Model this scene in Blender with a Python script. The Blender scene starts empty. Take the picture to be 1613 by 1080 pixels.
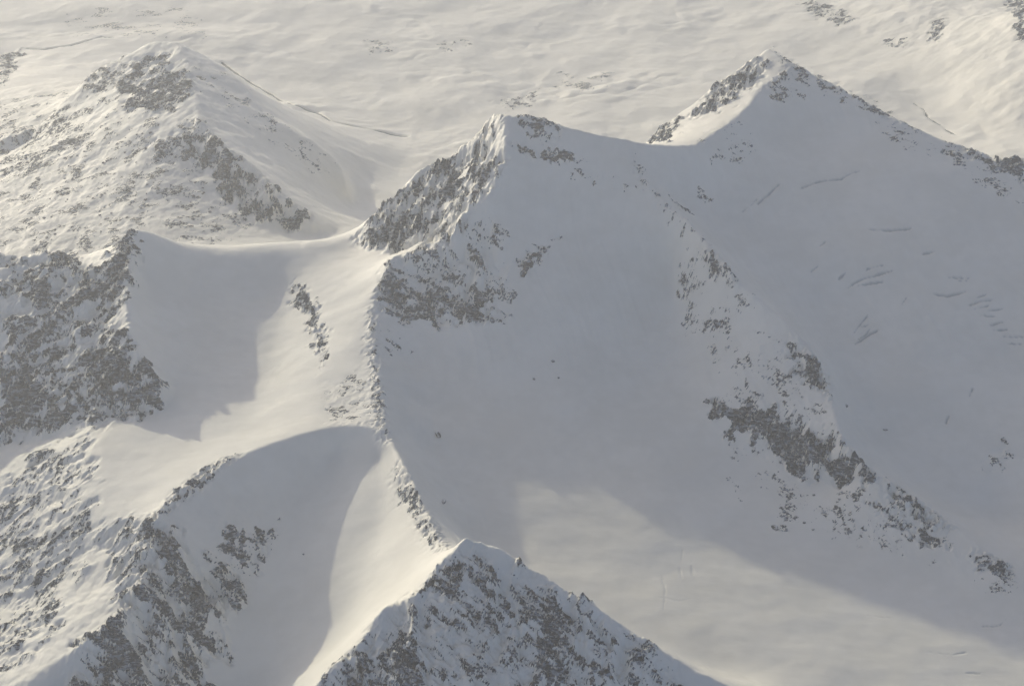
import bpy, math, random
import numpy as np

# ------------------------------------------------------------------ camera, sky, sun, exposure
scene = bpy.context.scene
CAM_H, PITCH, FPX, CX, CY = 3500.0, math.radians(28.0), 2482.0, 806.5, 540.0
cam_d = bpy.data.cameras.new('camera'); cam = bpy.data.objects.new('camera', cam_d)
scene.collection.objects.link(cam); scene.camera = cam
cam.location = (0, 0, CAM_H); cam.rotation_euler = (math.pi/2 - PITCH, 0, 0)
cam_d.sensor_width = 36.0; cam_d.lens = 36.0*FPX/1613.0
cam_d.clip_start = 5.0; cam_d.clip_end = 120000.0

SUN_EL, SUN_AZ = math.radians(17.5), math.radians(-36)      # azimuth measured from +y towards +x
world = bpy.data.worlds.new('World'); scene.world = world; world.use_nodes = True
wn = world.node_tree.nodes; bg = wn['Background']
sky = wn.new('ShaderNodeTexSky'); sky.sky_type = 'NISHITA'; sky.sun_disc = False
sky.sun_elevation = SUN_EL; sky.sun_rotation = SUN_AZ
sky.altitude = 2500; sky.air_density = 0.35; sky.dust_density = 9.0; sky.ozone_density = 0.3
bg.inputs['Strength'].default_value = 0.15
world.node_tree.links.new(sky.outputs[0], bg.inputs['Color'])
sun_d = bpy.data.lights.new('sun', 'SUN'); sun = bpy.data.objects.new('sun', sun_d)
scene.collection.objects.link(sun)
sun_d.energy = 2.0; sun_d.angle = math.radians(0.9); sun_d.color = (1.0, 0.925, 0.69)
sun.rotation_euler = (math.pi/2 - SUN_EL, 0, math.pi - SUN_AZ)
sun.location = (-3000, 6000, 6000)
vs = scene.view_settings
vs.view_transform = 'Standard'; vs.look = 'None'; vs.gamma = 1.0; vs.use_curve_mapping = False; vs.exposure = 0.48
scene.cycles.use_denoising = True
scene.cycles.volume_bounces = 1; scene.cycles.max_bounces = 6; scene.cycles.diffuse_bounces = 3

# ------------------------------------------------------------------ survey helpers
def P(px, py, z):
    """the point of height z seen at a photo position"""
    u, v = (px-CX)/FPX, (py-CY)/FPX
    c, s = math.cos(PITCH), math.sin(PITCH)
    dy, dz = c - v*s, -s - v*c
    t = (z-CAM_H)/dz
    return (u*t, dy*t, z)
def spline(pts, step=5.0):
    p = np.array(pts, float); out = []
    q = np.vstack([2*p[0]-p[1], p, 2*p[-1]-p[-2]])
    for k in range(1, len(q)-2):
        a, b, c, d = q[k-1], q[k], q[k+1], q[k+2]
        n = max(2, int(np.linalg.norm(c-b)/step)); t = np.linspace(0, 1, n, endpoint=False)[:, None]
        out.append(0.5*((2*b) + (c-a)*t + (2*a-5*b+4*c-d)*t*t + (3*b-a-3*c+d)*t**3))
    out.append(p[-1:]); return np.vstack(out)

# ------------------------------------------------------------------ ridges, crests and floors of the terrain
RIDGES = dict(
 main_sw=[(792,180,978),(798,235,885),(785,270,812),(765,315,722),(735,335,672),(715,375,602),(660,403,536),(620,402,522),(600,450,458),
          (588,480,416),(592,560,354),(605,640,330),(612,680,322),(640,740,312),(665,790,315),(690,840,335),(700,862,350),(715,862,410),(735,843,500)],
 main_w=[(792,180,978),(772,180,940),(750,212,845),(720,238,760),(690,252,710),(655,272,650),(620,312,570),(590,335,500),(565,368,430),(550,385,400)],
 main_e=[(792,180,978),(830,182,968),(870,190,948),(920,205,915),(980,218,878),(1040,228,838),(1095,230,806)],
 right_w=[(1212,72,1000),(1170,100,930),(1130,130,860),(1090,165,780),(1050,190,720),(1025,218,660),(1005,240,600)],
 right_e=[(1212,72,1000),(1240,95,965),(1300,125,910),(1350,150,860),(1400,180,800),(1450,205,755),(1500,225,715),(1560,245,680),(1590,252,670),
          (1613,262,650),(1700,290,600),(1850,330,520),(2100,380,400)],
 spur=[(980,218,878),(1010,275,765),(1050,320,690),(1085,350,655),(1130,400,592),(1170,450,515),(1220,490,458),(1270,540,388),(1302,600,310),(1315,650,258),
       (1335,705,200),(1380,745,146),(1440,785,104),(1500,825,62),(1560,875,28),(1613,910,6),(1750,980,-40),(1950,1080,-180)],
 right_s=[(1095,230,806),(1150,192,838),(1180,165,876),(1197,140,905),(1240,110,950),(1212,72,1000)],
 left_s=[(280,65,600),(300,110,540),(310,150,500),(318,190,460),(345,225,420),(395,258,355),(435,300,285),(485,342,195),(528,370,120)],
 left_e=[(280,65,600),(330,90,520),(380,130,440),(400,160,390),(430,190,330),(480,215,260),(530,250,150),(550,290,60)],
 left_w=[(280,65,600),(240,64,585),(200,84,528),(150,110,460),(110,150,360),(50,200,220),(-50,240,120)],
 wall=[(205,365,560),(185,400,510),(140,430,448),(100,412,455),(72,397,470),(30,402,455),(0,400,455),(-60,395,465),(-250,400,460)],
 wall_rib=[(205,365,560),(203,420,500),(200,480,440),(205,530,400),(225,570,350),(250,600,290),(256,630,235)],
 wall_rib2=[(185,400,510),(190,440,455),(150,530,335),(100,620,205),(75,675,110)],
 near_w=[(735,843,500),(710,868,455),(685,895,415),(672,925,378),(640,945,348),(605,955,328),(575,1000,270),(545,1030,225),(505,1070,170),(460,1130,90)],
 near_e=[(735,843,500),(780,860,465),(830,890,425),(880,920,385),(940,955,335),(1000,995,285),(1060,1035,235),(1150,1080,175),(1250,1130,110),(1400,1200,20)],
 snow_crest=[(612,680,326),(560,671,322),(500,678,306),(430,697,290),(380,716,275),(345,735,262)],
 low_ridge=[(345,735,258),(290,770,245),(250,805,230),(240,850,200),(215,940,130),(150,1000,80),(40,1070,-20),(-150,1180,-150)],
)
CRESTS = dict(   # rounded
 rim=[(550,385,400),(490,375,436),(430,378,445),(380,386,434),(330,390,452),(285,378,485),(235,355,560),(205,365,560)],
)
FLOORS = [
 # gully of the sunlit face, valley behind
 [(745,262,745),(700,335,610),(650,388,470),(600,398,425),(560,392,395)],
 # left of the basin wall
 [(490,400,392),(505,470,350),(500,560,300),(485,640,285)],
 [(560,420,430),(555,500,375),(550,600,315),(560,650,306)],
 # cirque
 [(300,410,400),(320,450,325),(335,540,248),(330,620,212),(300,690,202),(200,740,186),(140,760,180)],
 [(440,430,328),(428,520,236),(412,600,205),(380,680,216)],
 [(225,440,420),(260,520,310),(280,600,232),(262,660,205)],
 [(130,690,195),(150,668,165),(250,648,200)],
 [(130,700,190),(135,760,178),(160,820,160),(190,830,165)],
 [(-60,700,5),(0,690,25),(50,690,52),(95,690,92),(120,690,138)],
 [(-100,800,-60),(0,740,25),(60,735,92)],
 [(-150,960,-160),(0,850,-55),(70,800,62),(120,790,142)],
 [(-150,1100,-250),(0,960,-110),(80,920,-8),(150,880,92)],
 # couloir
 [(540,712,232),(505,742,190),(475,800,120),(440,900,30),(410,1000,-70),(390,1080,-150),(370,1180,-260)],
 [(400,790,160),(430,850,80),(385,925,15),(330,1050,-110),(280,1150,-210)],
 [(596,722,258),(606,780,222),(596,850,166),(560,920,88),(535,1000,0),(510,1050,-50)],
 [(660,890,300),(620,925,220),(570,960,130)],
 # big bowl
 [(830,270,785),(900,282,755),(975,292,730)],
 [(780,380,590),(850,360,595),(920,350,603),(1000,370,570)],
 [(800,470,425),(860,450,450),(950,440,450),(1030,440,408)],
 [(640,440,440),(700,425,485),(750,390,550)],
 [(610,490,385),(640,503,366),(700,512,358),(770,518,355)],
 [(640,570,255),(720,600,230),(900,550,274),(1030,500,292)],
 [(650,640,190),(760,660,158),(900,650,160),(1040,600,162)],
 [(660,700,160),(720,760,95),(800,740,86),(900,720,92),(1050,700,96)],
 [(715,800,70),(850,760,68),(950,800,40),(1050,790,50)],
 [(760,850,20),(1000,850,8),(1100,900,-22),(1200,960,-32),(1400,1040,-48),(1613,1085,-60),(1800,1120,-80)],
 [(900,880,0),(1000,960,-14),(1150,1040,-40),(1250,1085,-52),(1400,1140,-70)],
 # spur flank
 [(1052,430,405),(1068,520,262),(1098,590,200),(1150,640,196),(1210,640,222),(1260,670,195),(1310,715,150)],
 [(1075,640,140),(1130,672,120),(1190,702,85),(1240,740,58),(1290,762,50),(1340,762,66)],
 [(1130,760,36),(1210,830,-4),(1350,870,-32),(1500,950,-60),(1613,1000,-70),(1750,1050,-95)],
 [(1065,322,615),(1108,348,560),(1155,398,482),(1198,446,410),(1248,488,345),(1298,538,268),(1334,600,188),(1350,650,140),(1370,700,92),(1412,740,48),(1466,778,0),(1526,820,-42)],
 # right glacier
 [(1150,290,645),(1200,240,715),(1300,205,745),(1400,250,690),(1500,280,645)],
 [(1105,300,640),(1190,370,500),(1250,340,540),(1350,400,462),(1450,370,505),(1613,400,440),(1750,430,400)],
 [(1250,460,365),(1330,500,285),(1450,480,345),(1613,520,272)],
 [(1375,560,200),(1420,570,215),(1613,600,170),(1750,640,150)],
 [(1410,690,60),(1460,690,68),(1613,740,20)],
 [(1545,800,-58),(1613,850,-92)],
 # valley behind
 [(540,345,0),(570,300,-100),(620,260,-150),(620,215,-200),(480,160,-190),(380,110,-170),(200,60,-120),(0,40,-90)],
 [(640,300,-120),(720,215,-170),(800,150,-190),(900,180,-160),(1000,190,-130),(1060,120,-130)],
 [(0,0,-60),(300,0,-120),(600,0,-150),(800,0,-160),(1000,0,-120),(1180,0,-60)],
 [(200,30,-140),(500,60,-170),(800,80,-200),(1050,70,-160),(1150,40,-110)],
 [(1290,70,-60),(1340,104,-60),(1450,150,-25),(1500,200,-10),(1580,215,20)],
 [(1300,10,40),(1380,50,60),(1480,90,130),(1560,130,180),(1613,180,160),(1750,220,150)],
 [(1400,0,180),(1480,20,230),(1560,60,300),(1613,80,340),(1700,100,400)],
 [(1613,0,520),(1700,0,600)],
 [(205,62,-104),(240,46,-58),(275,40,-50),(315,48,-80)], [(235,60,-108),(275,58,-103),(308,60,-110)],
 [(1372,130,30),(1398,98,66),(1432,104,62)],
 [(1388,84,60),(1415,68,104),(1442,62,108)], [(1394,92,20),(1436,92,26)],
 # foot of the left mountain
 [(-150,300,60),(0,250,105),(100,170,200),(60,120,60),(0,110,-60)],
 [(-200,420,80),(0,385,150),(150,372,215),(260,360,255),(350,380,195),(440,370,150),(500,374,105)],
 [(0,320,130),(150,260,270),(240,280,315),(325,328,222)],
 [(180,160,415),(230,190,430),(285,222,402)],
 [(308,255,302),(338,290,268),(380,328,200),(412,352,172),(470,360,135)],
 [(345,150,455),(378,200,376),(420,250,284),(470,290,200),(520,335,85)],
 # ground below the frame
 [(300,1300,-380),(600,1300,-120),(735,1080,215),(735,1200,60),(900,1300,-100),(1300,1300,-180)],
 [(560,1080,170),(650,1080,205),(735,1080,215),(850,1080,200),(1000,1085,175)],
]
HIDDEN = [   # out of sight behind the crests (x, y, z)
 [(-2300,7000,120),(-1800,7150,200),(-1300,7250,190),(-900,7300,150),(-600,7400,60)],
 [(-500,7900,-40),(-200,8000,-60),(200,7900,-60),(500,7700,80)],
 [(-200,8700,-160),(400,8600,-150),(900,8500,-100),(1300,8800,-80)],
 [(1500,8800,-60),(1900,8600,-20),(2400,8300,40),(2800,8100,60)],
 [(-2300,10200,-60),(-1800,10300,-110),(-1300,10000,-140)],
 [(-150,4900,40),(50,4650,30),(250,4480,10),(500,4350,-40),(800,4230,-80)],
 [(-2600,7000,60),(-3400,7200,20)],
]

# ------------------------------------------------------------------ log-polar survey grid
NT, NR = 1088, 1100
T0, T1 = math.radians(-28), math.radians(28)
L0, L1 = math.log(3550.), math.log(14200.)
dT, dL = (T1-T0)/(NT-1), (L1-L0)/(NR-1)
th = np.linspace(T0, T1, NT); rr = np.exp(np.linspace(L0, L1, NR))
X = rr[:, None]*np.sin(th)[None]; Y = rr[:, None]*np.cos(th)[None]
def cell(x, y):
    return (np.log(np.hypot(x, y))-L0)/dL, (np.arctan2(x, y)-T0)/dT
def box1(a, n, ax):
    if n < 1: return a
    a = np.moveaxis(a, ax, 0); p = np.concatenate([np.repeat(a[:1], n+1, 0), a, np.repeat(a[-1:], n, 0)])
    c = np.cumsum(p, 0); return np.moveaxis((c[2*n+1:]-c[:-2*n-1])/(2*n+1), 0, ax)
def blur(a, s_t, s_l):
    for _ in range(3):
        a = box1(a, int(round(s_t)), 1); a = box1(a, int(round(s_l)), 0)
    return a
def solve(lines):
    zs = np.zeros((NR, NT)); ws = np.zeros((NR, NT))
    for pts, w in lines:
        i, j = cell(pts[:, 0], pts[:, 1]); i = np.rint(i).astype(int); j = np.rint(j).astype(int)
        ok = (i >= 0) & (i < NR) & (j >= 0) & (j < NT)
        np.add.at(zs, (i[ok], j[ok]), pts[ok, 2]*w); np.add.at(ws, (i[ok], j[ok]), w)
    h = None
    for f in (32, 16, 8, 4, 2, 1):
        nr, nt = -(-NR//f), -(-NT//f)
        a = np.zeros((nr*f, nt*f)); b = a.copy(); a[:NR, :NT] = zs; b[:NR, :NT] = ws
        a = a.reshape(nr, f, nt, f).sum((1, 3)); b = b.reshape(nr, f, nt, f).sum((1, 3))
        m = b > 0; v = np.where(m, a/np.maximum(b, 1e-9), 0)
        if h is None: h = np.full((nr, nt), v[m].mean())
        else:
            h = np.repeat(np.repeat(h, 2, 0), 2, 1)[:nr, :nt]
            h = blur(h, 1, 1)
        h[m] = v[m]
        wt, wl = 1/dT**2, 1/dL**2; k = 0.5/(wt+wl)
        for _ in range({32: 400, 16: 300, 8: 200, 4: 150, 2: 100, 1: 60}[f]):
            p = np.pad(h, 1, mode='edge')
            h = k*(wt*(p[1:-1, :-2]+p[1:-1, 2:])+wl*(p[:-2, 1:-1]+p[2:, 1:-1]))
            h[m] = v[m]
    return h
lift = lambda pts: [P(*p) for p in pts]
ridge_l = {k: spline(lift(v)) for k, v in RIDGES.items()}
crest_l = {k: spline(lift(v)) for k, v in CRESTS.items()}
floor_l = [spline(lift(v)) for v in FLOORS] + [spline(v) for v in HIDDEN]
S = solve([(v, 6.0) for v in ridge_l.values()] + [(v, 3.0) for v in crest_l.values()] + [(v, 1.0) for v in floor_l])

# distance to the sharp ridges, on a thinned grid
def dist_to(lines, k=8):
    pts = np.vstack([l[::4, :2] for l in lines]); xs, ys = X[::k, ::k], Y[::k, ::k]
    d = np.full(xs.shape, 1e9)
    for a in range(0, len(pts), 200):
        q = pts[a:a+200]
        d = np.minimum(d, np.sqrt((xs[..., None]-q[:, 0])**2+(ys[..., None]-q[:, 1])**2).min(-1))
    ii = np.arange(NR)/k; jj = np.arange(NT)/k
    i0 = np.minimum(ii.astype(int), d.shape[0]-2); j0 = np.minimum(jj.astype(int), d.shape[1]-2)
    fi = np.minimum(ii-i0, 1)[:, None]; fj = np.minimum(jj-j0, 1)[None]
    return (d[i0][:, j0]*(1-fi)*(1-fj)+d[i0+1][:, j0]*fi*(1-fj)+d[i0][:, j0+1]*(1-fi)*fj+d[i0+1][:, j0+1]*fi*fj)
D_R = dist_to(ridge_l.values())
levels = [S]
sig = [0, 1, 3, 6, 12]
for s in sig[1:]: levels.append(blur(S, s, s*dT/dL))
sg = np.clip(D_R*0.05, 0.6, 11.9)
sg = np.where(sg < 1, 1, sg)
out = np.zeros_like(S)
for k in range(1, 4):
    a, b = sig[k], sig[k+1]; f = np.clip((sg-a)/(b-a), 0, 1); m = (sg >= a) & (sg < b)
    out = np.where(m, levels[k]*(1-f)+levels[k+1]*f, out)
S = out


# ------------------------------------------------------------------ noise
def _h(ix, iy, seed):
    n = (ix.astype(np.uint32)*np.uint32(374761393) + iy.astype(np.uint32)*np.uint32(668265263) + np.uint32((seed*1442695041) & 0xffffffff))
    n = (n ^ (n >> np.uint32(13)))*np.uint32(1274126177); n = n ^ (n >> np.uint32(16))
    return n
def perlin(x, y, seed=0):
    x0 = np.floor(x); y0 = np.floor(y); fx = (x-x0).astype(np.float32); fy = (y-y0).astype(np.float32)
    ix = x0.astype(np.int64); iy = y0.astype(np.int64)
    u = fx*fx*fx*(fx*(fx*6-15)+10); v = fy*fy*fy*(fy*(fy*6-15)+10)
    def g(a, b, dx, dy):
        ang = _h(ix+a, iy+b, seed).astype(np.float32)*np.float32(2*math.pi/4294967296.0)
        return np.cos(ang)*dx+np.sin(ang)*dy
    a = g(0, 0, fx, fy); b = g(1, 0, fx-1, fy); c = g(0, 1, fx, fy-1); d = g(1, 1, fx-1, fy-1)
    return (a*(1-u)+b*u)*(1-v)+(c*(1-u)+d*u)*v          # about +-0.7
def fbm(x, y, octaves=4, seed=0, gain=0.5):
    o = 0; a = 1.0; t = 0
    for k in range(octaves):
        o = o + a*perlin(x*2**k+17.3*k, y*2**k-9.1*k, seed+k*7); t += a*a; a *= gain
    return o/(0.25*math.sqrt(t))                        # unit variance, roughly
def sstep(a, b, x):
    t = np.clip((x-a)/(b-a), 0, 1); return t*t*(3-2*t)

# ------------------------------------------------------------------ from the photo onto the surveyed surface
def sample(G, x, y):
    i, j = cell(x, y); i = np.clip(i, 0, NR-1.001); j = np.clip(j, 0, NT-1.001)
    i0 = i.astype(int); j0 = j.astype(int); fi = i-i0; fj = j-j0
    return G[i0, j0]*(1-fi)*(1-fj)+G[i0+1, j0]*fi*(1-fj)+G[i0, j0+1]*(1-fi)*fj+G[i0+1, j0+1]*fi*fj
TT = np.arange(3800., 15500., 9.)
def on_ground(pts, G):
    p = np.array(pts, float); u = (p[:, 0]-CX)/FPX; v = (p[:, 1]-CY)/FPX
    c, s = math.cos(PITCH), math.sin(PITCH); dy, dz = c-v*s, -s-v*c
    x = u[:, None]*TT; y = dy[:, None]*TT; z = CAM_H+dz[:, None]*TT
    below = z < sample(G, x, y); k = np.where(below.any(1), below.argmax(1), len(TT)-1)
    r = np.arange(len(p)); return np.stack([x[r, k], y[r, k]], -1)
def inside(poly, x, y):
    c = np.zeros(x.shape, bool); n = len(poly)
    for k in range(n):
        (xa, ya), (xb, yb) = poly[k], poly[(k+1) % n]
        if ya == yb: continue
        c ^= ((ya > y) != (yb > y)) & (x < (xb-xa)*(y-ya)/(yb-ya)+xa)
    return c
def edge_dist(poly, x, y, closed=True):
    d = np.full(x.shape, 1e9); n = len(poly)
    for k in range(n if closed else n-1):
        (xa, ya), (xb, yb) = poly[k], poly[(k+1) % n]
        ex, ey = xb-xa, yb-ya; t = np.clip(((x-xa)*ex+(y-ya)*ey)/(ex*ex+ey*ey+1e-9), 0, 1)
        d = np.minimum(d, np.hypot(x-xa-t*ex, y-ya-t*ey))
    return d
def window(poly, pad):
    i, j = cell(poly[:, 0], poly[:, 1]); r = math.hypot(*poly.mean(0)); pi, pj = pad/(r*dL), pad/(r*dT)
    a, b = int(max(0, i.min()-pi)), int(min(NR, i.max()+pi+2)); c, d = int(max(0, j.min()-pj)), int(min(NT, j.max()+pj+2))
    return slice(a, b), slice(c, d)

# ------------------------------------------------------------------ regions of the terrain (photo outlines laid on the survey)
REGION = {
 'valley': [(2,2),(1250,2),(1340,50),(1450,95),(1560,130),(1611,225),(1560,235),(1400,170),(1240,85),(1215,62),(1130,118),(1040,178),(1000,212),(900,188),(800,162),(760,180),
            (690,238),(620,298),(560,360),(560,290),(534,245),(432,185),(384,125),(334,85),(280,56),(200,76),(110,115),(2,145)],
 'hillside': [(1250,2),(1611,2),(1611,222),(1560,130),(1450,95),(1340,50)],
 'dome': [(2,155),(110,122),(150,113),(200,88),(240,68),(280,68),(330,94),(380,134),(430,194),(480,219),(528,254),(548,292),(540,340),(522,370),(490,368),(430,372),(330,384),(285,370),
          (235,348),(200,360),(190,382),(140,423),(100,405),(2,393)],
 'right_peak': [(1005,238),(1050,196),(1130,135),(1210,77),(1300,130),(1400,185),(1500,230),(1611,268),(1611,330),(1450,290),(1300,270),(1150,290),(1085,345),(1015,275),(990,222)],
 'right_glacier': [(1092,352),(1150,292),(1300,272),(1450,292),(1611,332),(1611,900),(1560,865),(1440,775),(1340,695),(1308,598),(1178,447)],
 'main_peak': [(560,385),(568,372),(622,318),(690,258),(750,219),(775,186),(800,184),(870,195),(985,224),(1010,280),(1080,354),(1072,470),(1068,550),(900,540),(800,555),(640,560),(598,560),
               (592,480),(604,450),(622,406),(600,398)],
 'basin': [(600,562),(640,562),(800,557),(900,542),(1066,552),(1070,640),(1120,740),(1200,830),(1450,900),(1611,960),(1611,1078),(1155,1078),(1000,988),(880,912),(745,838),(705,856),(694,840),
           (655,765),(618,680),(610,640)],
 'spur': [(1084,354),(1168,450),(1300,602),(1333,705),(1438,785),(1558,875),(1611,912),(1611,960),(1450,900),(1300,850),(1200,830),(1120,740),(1070,640),(1070,480)],
 'cirque': [(207,370),(235,359),(285,382),(330,394),(430,382),(488,380),(456,440),(502,580),(498,678),(430,697),(345,732),(250,798),(140,823),(130,690),(250,648),(258,600),(208,530),(205,420)],
 'snow_ridge': [(490,380),(550,390),(615,406),(586,480),(590,560),(603,640),(610,680),(662,792),(688,840),(697,864),(690,885),(640,800),(608,700),(606,684),(500,678),(504,580),(458,440)],
 'wall': [(2,406),(72,401),(100,417),(140,435),(203,371),(201,480),(204,530),(252,605),(250,645),(150,670),(90,688),(2,690)],
 'low_ridge': [(2,695),(60,700),(130,692),(140,825),(250,803),(345,737),(365,724),(440,830),(390,925),(320,1078),(2,1078)],
 'couloir': [(367,724),(430,704),(500,684),(606,686),(640,800),(688,885),(640,940),(575,993),(505,1062),(490,1078),(325,1078),(392,925),(442,830)],
 'near_peak': [(735,848),(830,895),(1000,1000),(1145,1078),(510,1078),(547,1035),(607,960),(672,930)],
}
RNAMES = list(REGION)
REG = np.full((NR, NT), -1)
for k, (nm, poly) in enumerate(REGION.items()):
    pl = on_ground(poly, S); w = window(pl, 0)
    sub = REG[w]; sub[inside(pl, X[w], Y[w])] = k
fy, fx = 4, 4                                              # fill what is hidden behind the crests from its neighbours
R4 = REG[::fy, ::fx].copy()
while (R4 < 0).any():
    for ax, sh in ((0, 1), (0, -1), (1, 1), (1, -1)):
        r = np.roll(R4, sh, ax)
        if ax == 0: r[0 if sh == 1 else -1] = R4[0 if sh == 1 else -1]
        else: r[:, 0 if sh == 1 else -1] = R4[:, 0 if sh == 1 else -1]
        R4 = np.where(R4 < 0, r, R4)
big = np.repeat(np.repeat(R4, fy, 0), fx, 1)[:NR, :NT]
REG = np.where(REG < 0, big, REG)

# ------------------------------------------------------------------ snow relief
slope = np.hypot(np.gradient(S, axis=0)/(dL*rr[:, None]), np.gradient(S, axis=1)/(dT*rr[:, None]))
rid = {n: k for k, n in enumerate(RNAMES)}
def soft(names, s=14):
    return blur(np.isin(REG, [rid[n] for n in names]).astype(float), s, s*dT/dL)
far = soft(['valley', 'hillside'])
rough = soft(['dome', 'wall', 'low_ridge', 'near_peak', 'hillside'])
w1, w2 = fbm(X/900, Y/900, 2, 5), fbm(X/900, Y/900, 2, 6)
S = S + far*(9.0*fbm(X/700, Y/760, 6, 11, 0.44) - 3.5*np.abs(fbm(X/520+.25*w1, Y/640+.25*w2, 3, 15, .42)) + 6.0*np.clip(fbm(X/900, Y/800, 3, 13, .5), 0, 3)*np.abs(fbm(X/330, Y/330, 3, 14, .45)))
S = S + rough*(3.2*fbm(X/150, Y/150, 4, 21, 0.55)) + (1-far)*(1-rough)*1.6*fbm(X/260, Y/180, 3, 22, 0.45)

steep = sstep(.28, .5, blur(slope, 6, 4))*soft(['main_peak', 'right_peak', 'right_glacier', 'basin', 'spur'], 8)      # runnels down the steep snow
S = S + steep*(1.1*fbm(X/38+Y/160+.8*w1, Y/420, 3, 31, .5) + .5*fbm(X/90, Y/60, 3, 32, .5))

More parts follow.
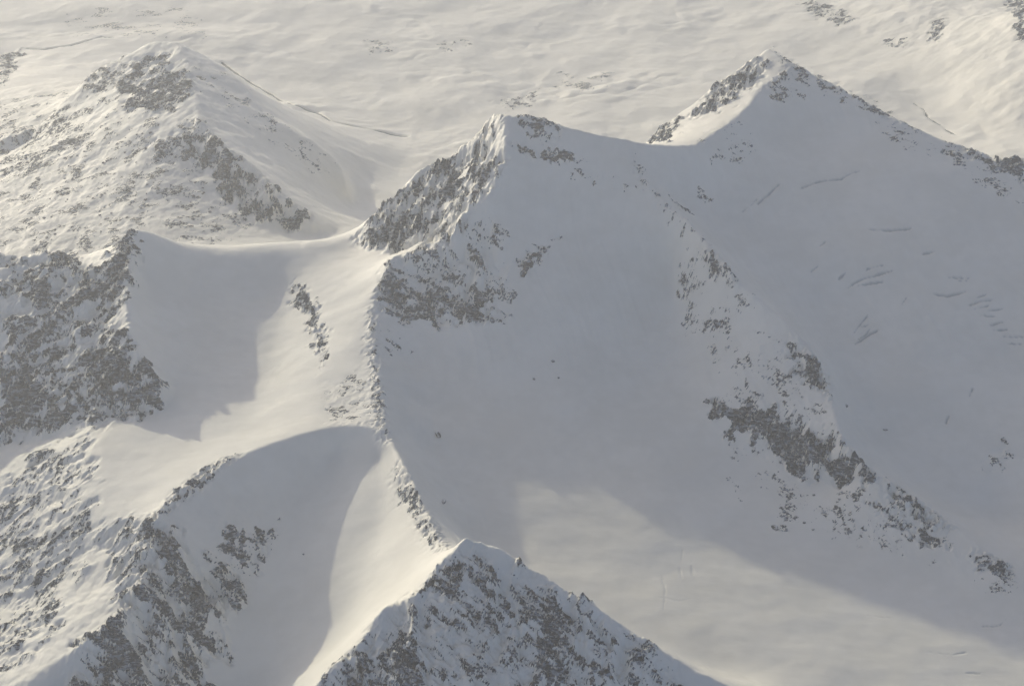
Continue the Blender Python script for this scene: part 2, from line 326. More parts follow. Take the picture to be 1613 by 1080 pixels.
# ------------------------------------------------------------------ rock coming through the snow
# (region, photo outline, density, streak direction x/y, streak length, grain in metres, relief)
ZONES = [
 ('dome', 'rock_face', [(197,102),(225,92),(262,90),(298,120),(303,150),(268,172),(240,184),(208,172),(188,130)], .62, (1,-.5), 2.2, 26, 7),
 ('dome', 'rock_crest', [(314,195),(345,228),(395,262),(435,303),(488,345),(478,358),(412,352),(378,326),(335,290),(312,250)], .66, (.5,-1), 2, 30, 14),
 ('dome', 'rock_patch', [(232,235),(262,215),(300,190),(318,200),(318,240),(262,262)], .42, (1,-.6), 2, 22, 6),
 ('dome', 'rock_patch', [(110,150),(150,112),(200,90),(195,130),(140,160)], .34, (1,-.4), 2, 20, 5),
 ('dome', 'scattered_rock', [(0,160),(110,140),(250,190),(320,290),(400,355),(190,380),(90,400),(0,390)], .17, (1,.3), 1.8, 17, 4),
 ('dome', 'scattered_rock', [(0,190),(100,175),(140,230),(60,270),(0,280)], .33, (1,.3), 1.8, 20, 5),
 ('dome', 'scattered_rock', [(300,110),(330,100),(400,160),(470,215),(530,260),(520,290),(440,230),(380,180)], .13, (1,-1), 2.2, 14, 3),
 ('valley', 'rock_outcrop', [(0,84),(22,84),(34,78),(20,110),(0,135)], .62, (1,-.4), 2, 28, 8),
 ('main_peak', 'rock_face', [(562,370),(592,338),(655,277),(690,257),(742,226),(772,186),(790,186),(772,240),(740,262),(700,325),(672,370),(640,392),(590,392)], .56, (-.35,-1), 2.6, 28, 16),
 ('main_peak', 'rock_rib', [(652,402),(690,352),(728,292),(775,238),(792,262),(765,312),(735,335),(716,374)], .44, (-.5,-1), 2.6, 24, 14),
 ('main_peak', 'rock_patch', [(815,188),(862,188),(884,222),(862,236),(835,218)], .5, (1,-.5), 2.2, 18, 6),
 ('main_peak', 'rock_band', [(808,226),(860,238),(900,243),(922,258),(868,256),(812,238)], .66, (1,-.25), 2.6, 16, 7),
 ('main_peak', 'rock_patch', [(888,262),(965,284),(1010,300),(960,298),(900,282)], .26, (1,-.3), 2.2, 14, 4),
 ('main_peak', 'rock_patch', [(1000,240),(1050,320),(1085,350),(1075,360),(1040,330),(1000,270)], .26, (.5,-1), 2.2, 14, 4),
 ('main_peak', 'rock_buttress', [(606,440),(622,407),(660,406),(720,380),(742,342),(788,345),(790,400),(802,460),(785,505),(700,500),(640,494),(606,480)], .34, (1,-.7), 2.4, 24, 9),
 ('main_peak', 'rock_band', [(598,450),(640,465),(700,455),(792,462),(782,512),(700,508),(640,500),(600,486)], .6, (1,-.3), 2.2, 24, 11),
 ('main_peak', 'rock_outcrop', [(812,412),(838,396),(878,372),(862,392),(844,424),(822,440)], .62, (.6,.8), 2, 16, 7),
 ('main_peak', 'scattered_rock', [(592,490),(612,510),(665,585),(640,625),(625,690),(612,670),(598,590)], .22, (.5,-1), 2.2, 15, 4),
 ('snow_ridge', 'ridge_rock', [(622,742),(648,760),(688,838),(698,866),(676,860),(648,812),(628,796)], .36, (.5,-1), 2, 16, 5),
 ('snow_ridge', 'ridge_rock', [(586,485),(592,560),(604,640),(614,690),(604,690),(594,640),(580,560)], .3, (.2,-1), 2, 14, 5),
 ('snow_ridge', 'rock_step', [(456,440),(476,452),(500,480),(514,530),(508,580),(494,548),(488,500),(464,476)], .5, (.3,-1), 2.4, 18, 7),
 ('snow_ridge', 'scattered_rock', [(505,612),(560,585),(600,610),(604,668),(515,664)], .2, (1,-.2), 1.8, 15, 4),
 ('wall', 'rock_face', [(0,404),(75,400),(140,434),(201,372),(202,480),(190,540),(252,600),(248,640),(160,668),(90,684),(40,688),(0,688)], .42, (.8,.6), 2.2, 26, 17),
 ('wall', 'rock_band', [(0,560),(60,590),(100,655),(62,690),(0,684)], .6, (.8,.5), 2, 26, 10),
 ('wall', 'rock_pillar', [(150,560),(228,568),(254,608),(246,640),(152,668),(108,640)], .6, (1,-.5), 2.2, 24, 10),
 ('wall', 'rock_crest', [(60,398),(80,396),(140,430),(172,418),(200,372),(202,420),(170,445),(130,446),(80,420)], .5, (.6,-.6), 2, 24, 12),
 ('low_ridge', 'rock_slope', [(62,704),(130,694),(140,770),(138,830),(80,990),(0,1060),(0,790)], .3, (.25,1), 2, 22, 7),
 ('low_ridge', 'rock_slope', [(140,832),(238,812),(246,848),(208,930),(182,950),(168,870)], .36, (.25,1), 2, 20, 7),
 ('low_ridge', 'rock_face', [(246,812),(268,838),(300,870),(380,896),(390,925),(345,990),(320,1150),(30,1150),(150,1004),(215,944)], .5, (1,-.9), 2.6, 24, 16),
 ('low_ridge', 'rock_patch', [(358,830),(440,828),(436,858),(394,900),(340,862)], .42, (1,-.6), 2, 20, 6),
 ('low_ridge', 'ridge_rock', [(282,768),(348,722),(366,720),(340,745),(304,778),(258,812)], .5, (1,.4), 2, 16, 6),
 ('near_peak', 'rock_face', [(737,852),(830,900),(900,940),(1000,1004),(1158,1150),(500,1150),(547,1037),(610,964),(680,928)], .33, (1,-1), 4.6, 15, 12),
 ('near_peak', 'ridge_rock', [(668,925),(688,893),(684,925),(655,944)], .62, (.6,-.8), 2, 20, 9),
 ('near_peak', 'rock_band', [(508,1065),(547,1037),(640,1000),(660,1040),(600,1150),(508,1150)], .55, (1,-.8), 2.2, 20, 8),
 ('near_peak', 'rock_band', [(720,880),(800,950),(900,1020),(940,1150),(880,1150),(820,1000),(720,910)], .45, (1,-1), 4.6, 13, 9),
 ('right_peak', 'rock_face', [(1086,178),(1132,134),(1188,92),(1206,100),(1180,145),(1130,174),(1098,184)], .44, (-.3,-1), 2.8, 22, 12),
 ('right_peak', 'rock_outcrop', [(1023,226),(1036,199),(1060,201),(1046,223)], .6, (-.3,-1), 2, 24, 10),
 ('right_peak', 'rock_patch', [(1203,140),(1238,114),(1270,124),(1262,155),(1222,160)], .4, (.1,-1), 2.6, 18, 6),
 ('right_peak', 'ridge_rock', [(1216,76),(1300,125),(1400,181),(1446,206),(1420,206),(1350,166),(1290,142),(1240,108)], .36, (1,-.4), 2.2, 18, 7),
 ('right_peak', 'rock_band', [(1470,214),(1580,252),(1572,268),(1500,242)], .42, (1,-.3), 2.2, 20, 8),
 ('right_peak', 'rock_crest', [(1575,250),(1612,256),(1612,298),(1590,272)], .62, (1,-.3), 2, 26, 12),
 ('right_peak', 'scattered_rock', [(1380,190),(1480,220),(1612,280),(1612,330),(1540,290),(1420,225)], .16, (1,-.3), 2.6, 18, 4),
 ('right_peak', 'scattered_rock', [(1100,215),(1190,185),(1200,240),(1120,260)], .09, (1,.4), 2, 15, 4),
 ('right_peak', 'scattered_rock', [(1050,300),(1120,300),(1120,320),(1070,330)], .22, (1,-.3), 2, 14, 4),
 ('spur', 'rock_patch', [(1074,370),(1092,400),(1086,462),(1068,480)], .42, (.3,-1), 2, 20, 6),
 ('spur', 'rock_band', [(1104,400),(1130,408),(1166,442),(1152,456),(1116,426)], .62, (.8,-.8), 2, 18, 7),
 ('spur', 'rock_patch', [(1080,500),(1150,508),(1152,530),(1090,530)], .36, (1,-.3), 2.2, 18, 5),
 ('spur', 'scattered_rock', [(1080,370),(1156,456),(1284,606),(1314,722),(1485,842),(1592,918),(1580,926),(1450,856),(1340,764),(1200,700),(1130,640),(1130,560),(1080,520)], .13, (.8,-.7), 2, 17, 5),
 ('spur', 'cliff', [(1122,632),(1178,648),(1230,652),(1290,688),(1345,732),(1376,752),(1322,762),(1260,748),(1210,704),(1160,684),(1128,658)], .92, (.9,-.6), 2, 24, 14),
 ('spur', 'rock_crest', [(1240,540),(1298,582),(1306,622),(1288,612),(1248,592)], .6, (.7,-.8), 2, 22, 8),
 ('spur', 'rock_crest', [(1398,760),(1440,786),(1490,832),(1468,836),(1408,792)], .56, (1,-.7), 2, 20, 8),
 ('spur', 'rock_band', [(1366,788),(1440,820),(1490,862),(1458,862),(1386,812)], .5, (.5,-1), 2, 18, 7),
 ('spur', 'rock_outcrop', [(1528,878),(1588,890),(1582,906),(1540,900)], .62, (1,-.3), 2.2, 20, 6),
 ('spur', 'scattered_rock', [(1155,690),(1230,735),(1350,785),(1450,866),(1400,885),(1222,835),(1168,780)], .07, (.2,-1), 2, 15, 4),
 ('right_glacier', 'rock_outcrop', [(1538,742),(1580,690),(1602,720),(1560,757)], .2, (.3,-1), 2.6, 16, 4),
 ('hillside', 'rock_outcrop', [(1258,0),(1300,8),(1345,30),(1322,42),(1268,16)], .55, (1,-.5), 2, 30, 8),
 ('hillside', 'rock_outcrop', [(1592,0),(1612,0),(1612,62),(1600,50)], .66, (.2,-1), 2, 34, 12),
 ('hillside', 'rock_outcrop', [(1470,30),(1487,30),(1482,66),(1464,62)], .45, (.2,-1), 2, 28, 8),
 ('hillside', 'rock_outcrop', [(1392,62),(1440,58),(1432,76),(1400,74)], .4, (1,-.3), 2, 26, 6),
 ('valley', 'rock_outcrop', [(690,68),(740,62),(742,78),(700,82)], .3, (1,-.2), 2.4, 26, 5),
 ('valley', 'rock_outcrop', [(570,64),(620,64),(618,82),(580,84)], .25, (1,-.2), 2.4, 26, 5),
 ('valley', 'rock_outcrop', [(780,158),(830,150),(850,140),(835,165),(800,172)], .4, (1,.3), 2.4, 24, 6),
 ('valley', 'scattered_rock', [(100,20),(300,10),(330,60),(120,60)], .12, (1,.5), 2.4, 26, 4),
 ('valley', 'scattered_rock', [(880,115),(960,110),(960,135),(880,150)], .14, (1,.4), 2.4, 22, 4),
]
own = {n: soft([n], 3) for n in set(z[0] for z in ZONES)}
RHO = np.full((NR, NT), -1.0, np.float32); ZID = np.full((NR, NT), -1, np.int16); BUMP = np.zeros((NR, NT))
for k, (rg, nm, poly, dens, (ax, ay), st, grain, amp) in enumerate(ZONES):
    pl = on_ground(poly, S); w = window(pl, 60); x, y = X[w], Y[w]
    d = edge_dist(pl, x, y); d = np.where(inside(pl, x, y), d, -d)
    size = math.sqrt(abs(np.sum(pl[:, 0]*np.roll(pl[:, 1], -1)-pl[:, 1]*np.roll(pl[:, 0], -1)))/2)
    e = np.clip(size*0.12, 10, 45)
    mk = sstep(-e, e, d + 0.8*e*fbm(x/(e*2.2), y/(e*2.2), 2, 300+k))
    if nm == 'scattered_rock': mk = mk*np.clip(2*own[rg][w]-.5, 0, 1)
    L = math.hypot(ax, ay); ax, ay = ax/L, ay/L
    g = grain*1.15
    zz = S[w]
    a = (x*ax+y*ay)/(g*st); b = (-x*ay+y*ax)/g + zz/(g*1.6)
    ridged = lambda p, q, o, sd: 0.7-np.abs(fbm(p, q, o, sd, .6))
    crag = 0.55*ridged(a*.42, b*.42, 3, 500+k) + 0.5*ridged(a, b, 3, 520+k) + .35*fbm(x/(g*3), y/(g*3), 2, 540+k)
    rs = rr[w[0], None]
    st_ = np.hypot(np.gradient(crag, axis=0)/(dL*rs), np.gradient(crag, axis=1)/(dT*rs)) if min(crag.shape) > 2 else crag*0
    sel = mk > .3
    if sel.any(): st_ = np.clip((st_-st_[sel].mean())/(st_[sel].std()+1e-9), -2, 2.5)
    scat = nm == 'scattered_rock'
    gul = 0
    if not scat and sel.any():                                  # gullies run down the fall line: rock on the ribs, snow between
        gx_ = (np.gradient(zz, axis=1)/(dT*rs))[sel].mean(); gy_ = (np.gradient(zz, axis=0)/(dL*rs))[sel].mean(); gl = math.hypot(gx_, gy_)+1e-9
        fx_, fy_ = gx_/gl, gy_/gl; wp = 38*fbm(x/230, y/230, 3, 580+k)
        wl = np.clip(size*.34, 45, 150)
        q = (-x*fy_+y*fx_+wp)/wl; al = (x*fx_+y*fy_)/(wl*3.6)
        gul = ridged(q, al, 2, 590+k) + .5*ridged(q*2.3+5, al*2, 2, 595+k)
        gul = np.clip((gul-gul[sel].mean())/(gul[sel].std()+1e-9), -2, 2)
    n = 0.9*fbm(a*.55, b*.55, 5, 400+3*k, 0.72) + (1.1 if scat else .45)*fbm(x/(g*6), y/(g*6), 2, 900+k) - 0.65*st_ - 0.6*gul
    u = 1/(1+np.exp(-1.7*n/(1.45 if scat else 1.4)))
    rho = (dens*mk-u-.35*sstep(.35, 0, mk)).astype(np.float32)
    big_face = nm in ('rock_face', 'rock_buttress', 'rock_slope', 'rock_pillar', 'rock_rib', 'rock_crest', 'cliff')
    bump = amp*mk*(1.5*min(1, dens*1.7)*(crag-.15) + 0.5*np.clip(rho*4, 0, 1) + ((.5 if rg == 'wall' else .85) if big_face else .3)*gul)
    tooth = {'wall': .15, 'near_peak': .4}.get(rg, 1.0)*np.exp(-D_R[w]/32.0)*min(1, dens*1.7)*sstep(-55, 0, d)
    bump = bump + tooth*(16*ridged(x/34, y/34, 3, 560+k)+26*perlin(x/70, y/70, 570+k))
    m = rho > RHO[w]
    RHO[w] = np.where(m, rho, RHO[w]); ZID[w] = np.where(m & (mk > .02), k, ZID[w])
    BUMP[w] = np.where(np.abs(bump) > np.abs(BUMP[w]), bump, BUMP[w])
Z = S + BUMP

# ------------------------------------------------------------------ crevasses and streams (region, photo line, half width, depth)
GROOVES = [
 ('right_glacier','crevasse',[(1170,335),(1182,325),(1192,315)],5,9), ('right_glacier','crevasse',[(1193,323),(1210,307),(1226,291)],6,11),
 ('right_glacier','crevasse',[(1262,297),(1290,287),(1325,283),(1332,278),(1345,272),(1358,270)],4,8), ('right_glacier','crevasse',[(1360,362),(1395,363.5),(1435,361)],7,10),
 ('right_glacier','crevasse',[(1465,462),(1490,467),(1522,460)],9,12), ('right_glacier','crevasse',[(1290,391),(1299,382)],4,8),
 ('right_glacier','crevasse',[(1335,455),(1345,446),(1360,440),(1385,434),(1406,428)],5,8), ('right_glacier','crevasse',[(1278,428),(1288,420)],5,7),
 ('right_glacier','crevasse',[(1528,482),(1545,475),(1562,474)],6,9), ('right_glacier','crevasse',[(1546,497),(1575,500)],6,9),
 ('right_glacier','crevasse',[(1560,513),(1580,508)],6,9), ('right_glacier','crevasse',[(1578,531),(1611,532)],6,9),
 ('right_glacier','crevasse',[(1347,543),(1365,530),(1382,521)],7,8), ('right_glacier','crevasse',[(1346,524),(1358,508),(1366,498)],4,6),
 ('right_glacier','crevasse',[(1450,402),(1472,397)],5,8), ('right_glacier','crevasse',[(1502,442),(1522,444)],4,6),
 ('right_glacier','crevasse',[(1322,440),(1334,430),(1340,428)],3,6), ('right_glacier','crevasse',[(1352,452),(1372,446),(1390,444)],4,6), ('right_glacier','crevasse',[(1366,424),(1392,418)],3,6), ('right_glacier','crevasse',[(1535,470),(1552,466)],3,6), ('right_glacier','crevasse',[(1532,488),(1556,482)],4,6), ('right_glacier','crevasse',[(1556,490),(1582,488)],3,6), ('right_glacier','crevasse',[(1566,520),(1590,519)],4,6), ('right_glacier','crevasse',[(1590,541),(1611,543)],4,6), ('right_glacier','crevasse',[(1352,535),(1362,528),(1374,515)],4,6), ('right_glacier','crevasse',[(1358,516),(1372,512)],3,6), ('right_glacier','crevasse',[(1420,480),(1428,470)],3,6), ('right_glacier','crevasse',[(1495,438),(1528,439)],3,6),
 ('right_glacier','crevasse',[(1525,630),(1532,612)],4,8), ('right_glacier','crevasse',[(1490,668),(1497,650)],4,8),
 ('basin','crevasse',[(1040,900),(1048,930),(1045,962)],1,1), ('basin','crevasse',[(1075,868),(1071,900),(1080,934)],1,1),
 ('basin','crevasse',[(1088,880),(1092,912)],1,1), ('basin','crevasse',[(1040,940),(1070,948),(1100,940)],1,.8), ('basin','crevasse',[(1366,969),(1400,974)],1,1.2),
 ('basin','crevasse',[(1410,1018),(1460,1028),(1500,1032),(1522,1028)],1.5,2), ('basin','crevasse',[(1512,1060),(1544,1062)],1.5,2),
 ('basin','crevasse',[(1548,986),(1574,986),(1584,975)],3,4),
 ('valley','stream',[(350,98),(380,120),(430,150),(462,165),(500,178),(520,190),(560,199),(600,207),(645,214)],13,11),
 ('valley','stream',[(1438,162),(1455,172),(1462,186),(1480,196),(1510,214)],6,6),
 ('valley','stream',[(36,76),(70,78),(110,72),(160,58),(190,62)],11,9),
]
GID = np.full((NR, NT), -1, np.int16); ICE_SHADE = np.zeros((NR, NT), np.float32); WAT = np.zeros((NR, NT), np.float32)
for k, (rg, nm, line, hw, dep) in enumerate(GROOVES):
    pl = on_ground(line, S); w = window(pl, 60); x, y = X[w], Y[w]
    wob = 2.2*fbm(x/90, y/90, 3, 700+k)
    d = edge_dist(pl, x, y, False) + wob
    ends = np.minimum(np.hypot(x-pl[0, 0], y-pl[0, 1]), np.hypot(x-pl[-1, 0], y-pl[-1, 1]))
    hw2 = hw*(.62 if nm == 'crevasse' else 1)*np.clip(ends/50+.25, 0, 1) + 1.5
    g = np.clip(1-np.maximum(d, 0)/(hw2*1.6), 0, 1); g = g*g*(3-2*g)
    Z[w] -= dep*g
    if nm == 'stream': WAT[w] = np.maximum(WAT[w], g)
    else: ICE_SHADE[w] = np.maximum(ICE_SHADE[w], g*min(1, dep/6))
    GID[w] = np.where(g > .45, k, GID[w])

# ------------------------------------------------------------------ materials
def new_mat(name):
    m = bpy.data.materials.new(name); m.use_nodes = True; nt = m.node_tree
    return m, nt, nt.nodes['Principled BSDF']
def terrain_material():
    m, nt, p = new_mat('snow_and_rock'); N = nt.nodes.new; L = nt.links.new
    tc = N('ShaderNodeTexCoord')
    def noise(scale, detail=4, rough=.55, vec=None):
        n = N('ShaderNodeTexNoise'); n.inputs['Scale'].default_value = scale; n.inputs['Detail'].default_value = detail
        n.inputs['Roughness'].default_value = rough; L(vec or tc.outputs['Object'], n.inputs['Vector']); return n.outputs['Fac']
    def attr(nm):
        a = N('ShaderNodeAttribute'); a.attribute_name = nm; return a.outputs['Fac']
    def math_(op, a, b=None, clamp=False):
        n = N('ShaderNodeMath'); n.operation = op; n.use_clamp = clamp
        for k, v in enumerate((a, b)):
            if v is None: continue
            if isinstance(v, (int, float)): n.inputs[k].default_value = v
            else: L(v, n.inputs[k])
        return n.outputs[0]
    def mix(f, a, b):
        n = N('ShaderNodeMix'); n.data_type = 'RGBA'
        if isinstance(f, float): n.inputs[0].default_value = f
        else: L(f, n.inputs[0])
        for k, v in ((6, a), (7, b)):
            if isinstance(v, tuple): n.inputs[k].default_value = v+(1,)
            else: L(v, n.inputs[k])
        return n.outputs[2]
    def ramp(v, lo, hi):
        n = N('ShaderNodeMapRange'); n.interpolation_type = 'SMOOTHSTEP'; n.inputs[1].default_value = lo; n.inputs[2].default_value = hi
        L(v, n.inputs[0]); return n.outputs[0]
    fine = noise(.11, 5, .65); mid = noise(.03, 4, .6); big = noise(.004, 4, .5)
    rk = math_('MINIMUM', attr('rock'), .26)
    mp2 = N('ShaderNodeMapping'); mp2.inputs['Scale'].default_value = (1, 1, .55); L(tc.outputs['Object'], mp2.inputs['Vector'])
    brk = math_('ADD', math_('MULTIPLY', math_('SUBTRACT', noise(.075, 6, .72, mp2.outputs[0]), .5), 2.0), math_('MULTIPLY', math_('SUBTRACT', fine, .5), .7))
    rho = math_('ADD', rk, brk)
    near_rock = ramp(attr('rock'), -.22, -.04)
    rock_f = math_('MULTIPLY', ramp(rho, -.05, .06), near_rock)
    big = math_('ADD', math_('MULTIPLY', big, .6), math_('MULTIPLY', noise(.02, 5, .65, mp2.outputs[0]), .4))
    snow = mix(ramp(big, .35, .65), (.825, .80, .71), (.89, .865, .775))
    mp3 = N('ShaderNodeMapping'); mp3.inputs['Rotation'].default_value = (.5, .35, .6); mp3.inputs['Scale'].default_value = (.5, 1.0, 2.2); L(tc.outputs['Object'], mp3.inputs['Vector'])
    strata = noise(.07, 6, .72, mp3.outputs[0])
    rock = mix(ramp(strata, .38, .62), (.008, .014, .026), (.060, .082, .115))
    rock = mix(ramp(noise(.055, 5, .66, mp3.outputs[0]), .49, .59), rock, (.36, .40, .45))
    rock = mix(ramp(mid, .5, .75), rock, (.036, .042, .055))
    col = mix(rock_f, snow, rock)
    col = mix(math_('MULTIPLY', attr('ice_shade'), .55), col, (.20, .25, .29))  # bare ice, with the thin shadow inside the crevasses painted into its dark colour
    col = mix(ramp(attr('water'), .45, .8), col, (.12, .13, .13))
    L(col, p.inputs['Base Color'])
    r = N('ShaderNodeMapRange'); L(rock_f, r.inputs[0]); r.inputs[3].default_value = .62; r.inputs[4].default_value = .88
    L(r.outputs[0], p.inputs['Roughness']); p.inputs['Specular IOR Level'].default_value = .25
    mp = N('ShaderNodeMapping'); mp.inputs['Rotation'].default_value = (0, 0, .5); mp.inputs['Scale'].default_value = (.35, 1, 1); L(tc.outputs['Object'], mp.inputs['Vector'])
    sast = noise(.05, 5, .6, mp.outputs[0])
    hgt = math_('ADD', math_('MULTIPLY', sast, .8), math_('MULTIPLY', math_('MULTIPLY', noise(.18, 4, .65), rock_f), 6.0))
    b = N('ShaderNodeBump'); b.inputs['Strength'].default_value = .8; b.inputs['Distance'].default_value = 1.0
    L(hgt, b.inputs['Height']); L(b.outputs[0], p.inputs['Normal'])
    return m
TERRAIN = terrain_material()

# ------------------------------------------------------------------ terrain meshes
# beyond the surveyed fan the land runs on, coarser and coarser
r_in = np.array([2300., 2900., 3250.]); r_out = 14200.*np.array([1.01, 1.04, 1.1, 1.2, 1.35, 1.6, 2.0])
t_out = T1 + np.radians(np.array([.15, .5, 1.2, 2.5, 4.5, 8, 13, 20, 28]))
ri = np.concatenate([r_in, rr, r_out]); ti = np.concatenate([-t_out[::-1], th, t_out])
def pad(a, mode='edge'): return np.pad(a, ((len(r_in), len(r_out)), (len(t_out), len(t_out))), mode=mode)
XX = ri[:, None]*np.sin(ti)[None]; YY = ri[:, None]*np.cos(ti)[None]
ZZ = pad(Z); out = np.ones(ZZ.shape, bool); out[len(r_in):-len(r_out), len(t_out):-len(t_out)] = False
ZZ = np.where(out, ZZ + 0*XX, ZZ)
A_rock, A_ice_shade, A_wat = pad(RHO), pad(ICE_SHADE), pad(WAT)
ZZ[:3] -= np.array([600., 300., 120.])[:, None]
RG = pad(REG); ZI = pad(ZID); GI = pad(GID)
nr, nt_ = ZZ.shape
Vall = np.stack([XX, YY, ZZ], -1).reshape(-1, 3)
du = np.stack([np.gradient(XX, axis=1), np.gradient(YY, axis=1), np.gradient(ZZ, axis=1)], -1)
dv = np.stack([np.gradient(XX, axis=0), np.gradient(YY, axis=0), np.gradient(ZZ, axis=0)], -1)
Nall = np.cross(du, dv).reshape(-1, 3); Nall /= np.linalg.norm(Nall, axis=1)[:, None]
ids = np.arange(nr*nt_).reshape(nr, nt_)
FQ = np.stack([ids[:-1, :-1], ids[:-1, 1:], ids[1:, 1:], ids[1:, :-1]], -1).reshape(-1, 4)
f_reg = RG[:-1, :-1].ravel(); f_zone = ZI[:-1, :-1].ravel(); f_gr = GI[:-1, :-1].ravel()
rm = (A_rock[:-1, :-1]+A_rock[1:, 1:]+A_rock[:-1, 1:]+A_rock[1:, :-1]).ravel()/4
f_zone = np.where(rm > -0.03, f_zone, -1)
att = {'rock': A_rock.ravel(), 'ice_shade': A_ice_shade.ravel(), 'water': A_wat.ravel()}
def piece(name, sel, parent=None):
    fq = FQ[sel]
    if len(fq) == 0: return None
    used, inv = np.unique(fq.ravel(), return_inverse=True); n = len(fq)
    me = bpy.data.meshes.new(name); me.vertices.add(len(used)); me.vertices.foreach_set('co', Vall[used].astype(np.float32).ravel())
    me.loops.add(n*4); me.loops.foreach_set('vertex_index', inv.astype(np.int32).ravel())
    me.polygons.add(n); me.polygons.foreach_set('loop_start', np.arange(0, n*4, 4, dtype=np.int32))
    me.polygons.foreach_set('use_smooth', np.ones(n, bool))
    for k, v in att.items():
        a = me.attributes.new(k, 'FLOAT', 'POINT'); a.data.foreach_set('value', v[used].astype(np.float32))
    me.update(calc_edges=True); me.normals_split_custom_set_from_vertices(Nall[used])
    me.materials.append(TERRAIN)
    o = bpy.data.objects.new(name, me); scene.collection.objects.link(o)
    if parent: o.parent = parent
    return o
def tag(o, label=None, cat=None, group=None, kind=None):
    for k, v in (('label', label), ('category', cat), ('group', group), ('kind', kind)):
        if v: o[k] = v
    return o
INFO = {
 'valley': ('valley', 'rolling sunlit snow valley behind all the peaks', 'valley'),
 'hillside': ('hillside', 'sunlit snowy hillside rising behind the sharp pyramid peak in the top corner', 'hillside'),
 'dome': ('mountain', 'rounded far mountain with rock-speckled sunlit slope and a dark rock patch below its dome', 'mountain'),
 'right_peak': ('mountain', 'sharp pyramid peak with a rocky sunlit flank and a wide smooth shaded face', 'mountain'),
 'right_glacier': ('glacier', 'shaded glacier with thin crevasses below the pyramid peak', 'glacier'),
 'main_peak': ('mountain', 'tall central peak with jagged rocky sunlit side and broad shaded snow face', 'mountain'),
 'basin': ('glacier', 'smooth snow basin below the central peak, half in shadow and half sunlit', 'glacier'),
 'spur': ('mountain_spur', 'long descending spur with a dark cliff between the basin and the crevassed glacier', 'ridge'),
 'cirque': ('glacier', 'small cirque glacier beside the rock wall, filled by a blue-grey shadow', 'glacier'),
 'snow_ridge': ('snow_ridge', 'sunlit snow saddle and thin ridge linking the central peak to the near peak', 'ridge'),
 'wall': ('rock_wall', 'dark jagged rock wall beside the small shadowed cirque', 'rock wall'),
 'low_ridge': ('rocky_ridge', 'rocky ridge in the lower corner, sunlit on one side and dark on the other', 'ridge'),
 'couloir': ('snowfield', 'smooth steep snow trough between the near peak and the rocky corner ridge', 'snowfield'),
 'near_peak': ('mountain', 'nearest peak with a bright snow tip and streaked dark rock face', 'mountain'),
}
special = (f_zone >= 0) | (f_gr >= 0)
roots = {}
for k, n in enumerate(RNAMES):
    nm, label, cat = INFO[n]
    roots[n] = tag(piece(nm, (f_reg == k) & ~special), label, cat, None, 'structure')
for k, zn in enumerate(ZONES):
    sel = (f_zone == k) & (f_gr < 0)
    if sel.sum() < 4: continue
    o = piece(zn[1], sel, roots[zn[0]])
    PL = {'cliff': 'dark cliff band under the spur crest', 'rock_pillar': 'dark rock pillar at the foot of the wall beside the cirque', 'rock_buttress': 'snow-streaked rock buttress above the shaded bowl',
          'rock_step': 'thin broken rock step on the sunlit saddle', 'rock_rib': 'sunlit rocky rib below the summit'}
    if zn[1] in PL: o['label'] = PL[zn[1]]
    o['kind'] = 'stuff' if zn[1] == 'scattered_rock' else 'structure'
for k, gr in enumerate(GROOVES):
    o = piece(gr[1], f_gr == k, None if gr[1] == 'stream' else roots[gr[0]])
    if o and gr[1] == 'stream':
        tag(o, ['dark thin stream winding across the valley beside the rounded mountain', 'thin dark stream in the snow valley beyond the pyramid peak ridge',
                'faint stream channel in the valley behind the rounded dome'][k-len(GROOVES)+3], 'stream', None, 'structure')

# ------------------------------------------------------------------ loose boulders on the snow
def boulder_mesh(seed):
    import bmesh
    rnd = random.Random(seed); bm = bmesh.new(); bmesh.ops.create_icosphere(bm, subdivisions=2, radius=1.0)
    sx, sy, sz = rnd.uniform(.8, 1.3), rnd.uniform(.7, 1.1), rnd.uniform(.55, .85)
    planes = [(rnd.gauss(0, 1), rnd.gauss(0, 1), rnd.gauss(0.2, 1), rnd.uniform(.55, .85)) for _ in range(9)]
    for v in bm.verts:
        c = v.co.copy()
        for (a, b_, c_, d) in planes:                       # split faces, as broken rock has
            l = math.sqrt(a*a+b_*b_+c_*c_); dd = (c.x*a+c.y*b_+c.z*c_)/l
            if dd > d: c -= (dd-d)*type(c)((a/l, b_/l, c_/l))
        v.co = (c.x*sx, c.y*sy, c.z*sz)
    me = bpy.data.meshes.new('boulder'); bm.to_mesh(me); bm.free(); return me
mb, nt, p = new_mat('boulder_rock')
tcn = nt.nodes.new('ShaderNodeTexCoord'); nz = nt.nodes.new('ShaderNodeTexNoise'); nz.inputs['Scale'].default_value = 1.7; nz.inputs['Detail'].default_value = 5
geo = nt.nodes.new('ShaderNodeNewGeometry'); sp = nt.nodes.new('ShaderNodeSeparateXYZ'); cr = nt.nodes.new('ShaderNodeValToRGB'); ad = nt.nodes.new('ShaderNodeMath'); ad.operation = 'ADD'
nt.links.new(tcn.outputs['Object'], nz.inputs['Vector']); nt.links.new(geo.outputs['Normal'], sp.inputs[0]); nt.links.new(sp.outputs['Z'], ad.inputs[0]); nt.links.new(nz.outputs['Fac'], ad.inputs[1])
cr.color_ramp.elements[0].position = .8; cr.color_ramp.elements[0].color = (.07, .07, .072, 1); cr.color_ramp.elements[1].position = .98; cr.color_ramp.elements[1].color = (.8, .795, .77, 1)
sc_ = nt.nodes.new('ShaderNodeMath'); sc_.operation = 'MULTIPLY'; sc_.inputs[1].default_value = .62
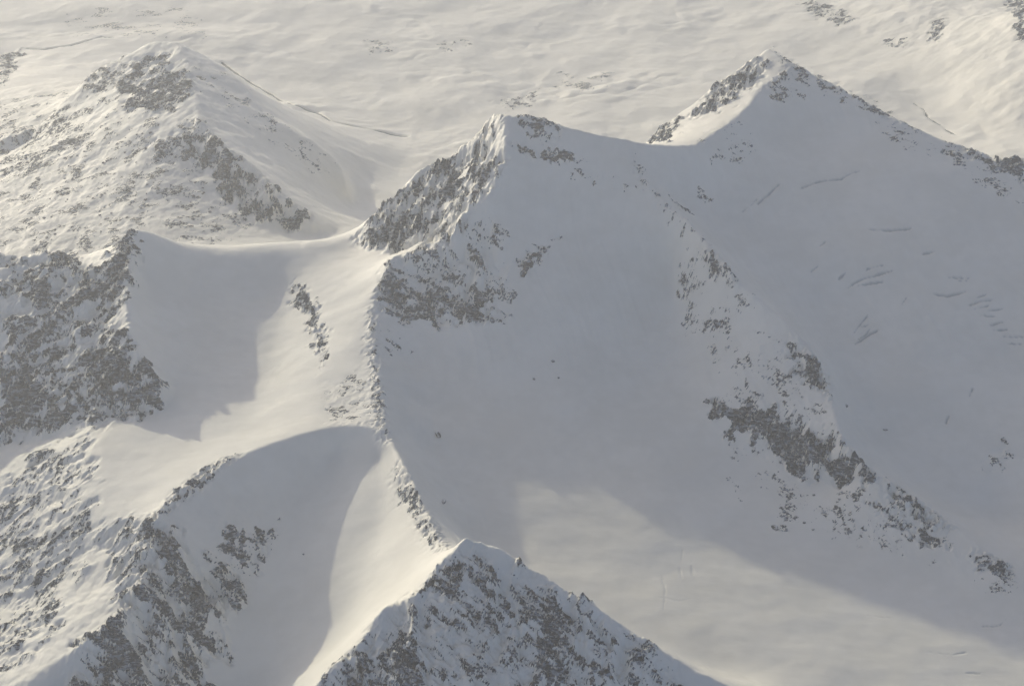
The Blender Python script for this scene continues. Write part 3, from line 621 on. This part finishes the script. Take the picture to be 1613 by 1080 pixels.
nt.links.new(ad.outputs[0], sc_.inputs[0]); nt.links.new(sc_.outputs[0], cr.inputs[0]); nt.links.new(cr.outputs[0], p.inputs['Base Color']); p.inputs['Roughness'].default_value = .9
BM = [boulder_mesh(k) for k in range(7)]
for m_ in BM: m_.materials.append(mb)
rnd = random.Random(4)
def boulder(px, py, size, label, group=None, flat=1.0):
    x, y = on_ground([(px, py)], Z)[0]; z = float(sample(Z, np.array([x]), np.array([y]))[0])
    o = bpy.data.objects.new('boulder', rnd.choice(BM)); scene.collection.objects.link(o)
    o.location = (x, y, z+size*.18); o.scale = (size*rnd.uniform(.8, 1.25), size*rnd.uniform(.8, 1.2), size*flat*rnd.uniform(.7, 1.0))
    o.rotation_euler = (rnd.uniform(-.3, .3), rnd.uniform(-.3, .3), rnd.uniform(0, 6.28))
    return tag(o, label, 'boulder', group)
boulder(690, 687, 16, 'dark wedge-shaped rock on shaded snow beside the thin ridge', None, .8)
boulder(697, 791, 12, 'small dark rock in the shadow just above the notch behind the near peak')
boulder(871, 570, 8, 'uppermost of three tiny rocks in the middle of the shaded basin')
boulder(841, 597, 7, 'tiny rock at the outer end of three in the middle of the shaded basin')
boulder(880, 597, 7, 'tiny rock below the uppermost of three in the shaded basin')
boulder(1221, 832, 13, 'dark boulder at the edge of shadow below the spur cliff')
boulder(1333, 640, 9, 'dark rock on the crevassed glacier close behind the spur crest')
boulder(1394, 677, 9, 'small dark rock alone on the lower part of the crevassed glacier')
boulder(607, 417, 11, 'dark boulder on the sunlit saddle beside the shaded buttress')
boulder(478, 875, 5, 'tiny speck of rock alone on the snow trough above the rocky corner ridge')
g1 = 'boulders on the sunlit slope of the rounded mountain'
def spread(n, polys, size, label, group):
    k = 0
    while k < n:
        pl = rnd.choice(polys); xs = [q[0] for q in pl]; ys = [q[1] for q in pl]
        a, b = rnd.uniform(min(xs), max(xs)), rnd.uniform(min(ys), max(ys))
        if inside(pl, np.array([a]), np.array([b]))[0]:
            boulder(a, b, rnd.uniform(*size), label, group); k += 1
spread(80, [[(10,200),(230,200),(310,290),(390,350),(200,350),(90,385),(10,385)]], (4, 10), 'small dark boulder on the sunlit slope of the rounded mountain', g1)
spread(12, [[(1160,700),(1230,740),(1350,790),(1420,870),(1222,830),(1180,780)]], (3, 7), 'small boulder on shaded snow below the dark spur cliff', 'boulders below the spur cliff')
spread(24, [[(70,720),(125,700),(135,800),(60,990),(10,1040),(10,860)]], (4, 8), 'small boulder on the sunlit side of the rocky corner ridge', 'boulders on the corner ridge')

# ------------------------------------------------------------------ haze
hz_v = [(x, y, z) for x in (-30000, 30000) for y in (-2000, 30000) for z in (-1800, 3600)]
hz_f = [(0,1,3,2),(4,6,7,5),(0,4,5,1),(2,3,7,6),(0,2,6,4),(1,5,7,3)]
hm = bpy.data.meshes.new('haze'); hm.from_pydata(hz_v, [], hz_f); hm.update()
hz = bpy.data.objects.new('haze', hm); scene.collection.objects.link(hz)
tag(hz, 'thin pale haze filling the air over the mountains', 'haze', None, 'stuff')
mh = bpy.data.materials.new('haze_air'); mh.use_nodes = True; nt = mh.node_tree; nt.nodes.remove(nt.nodes['Principled BSDF'])
pv = nt.nodes.new('ShaderNodeVolumePrincipled'); nt.links.new(pv.outputs[0], nt.nodes['Material Output'].inputs['Volume'])
pv.inputs['Color'].default_value = (.93, .945, .94, 1); pv.inputs['Density'].default_value = 3.0e-5; pv.inputs['Anisotropy'].default_value = .3
hm.materials.append(mh)
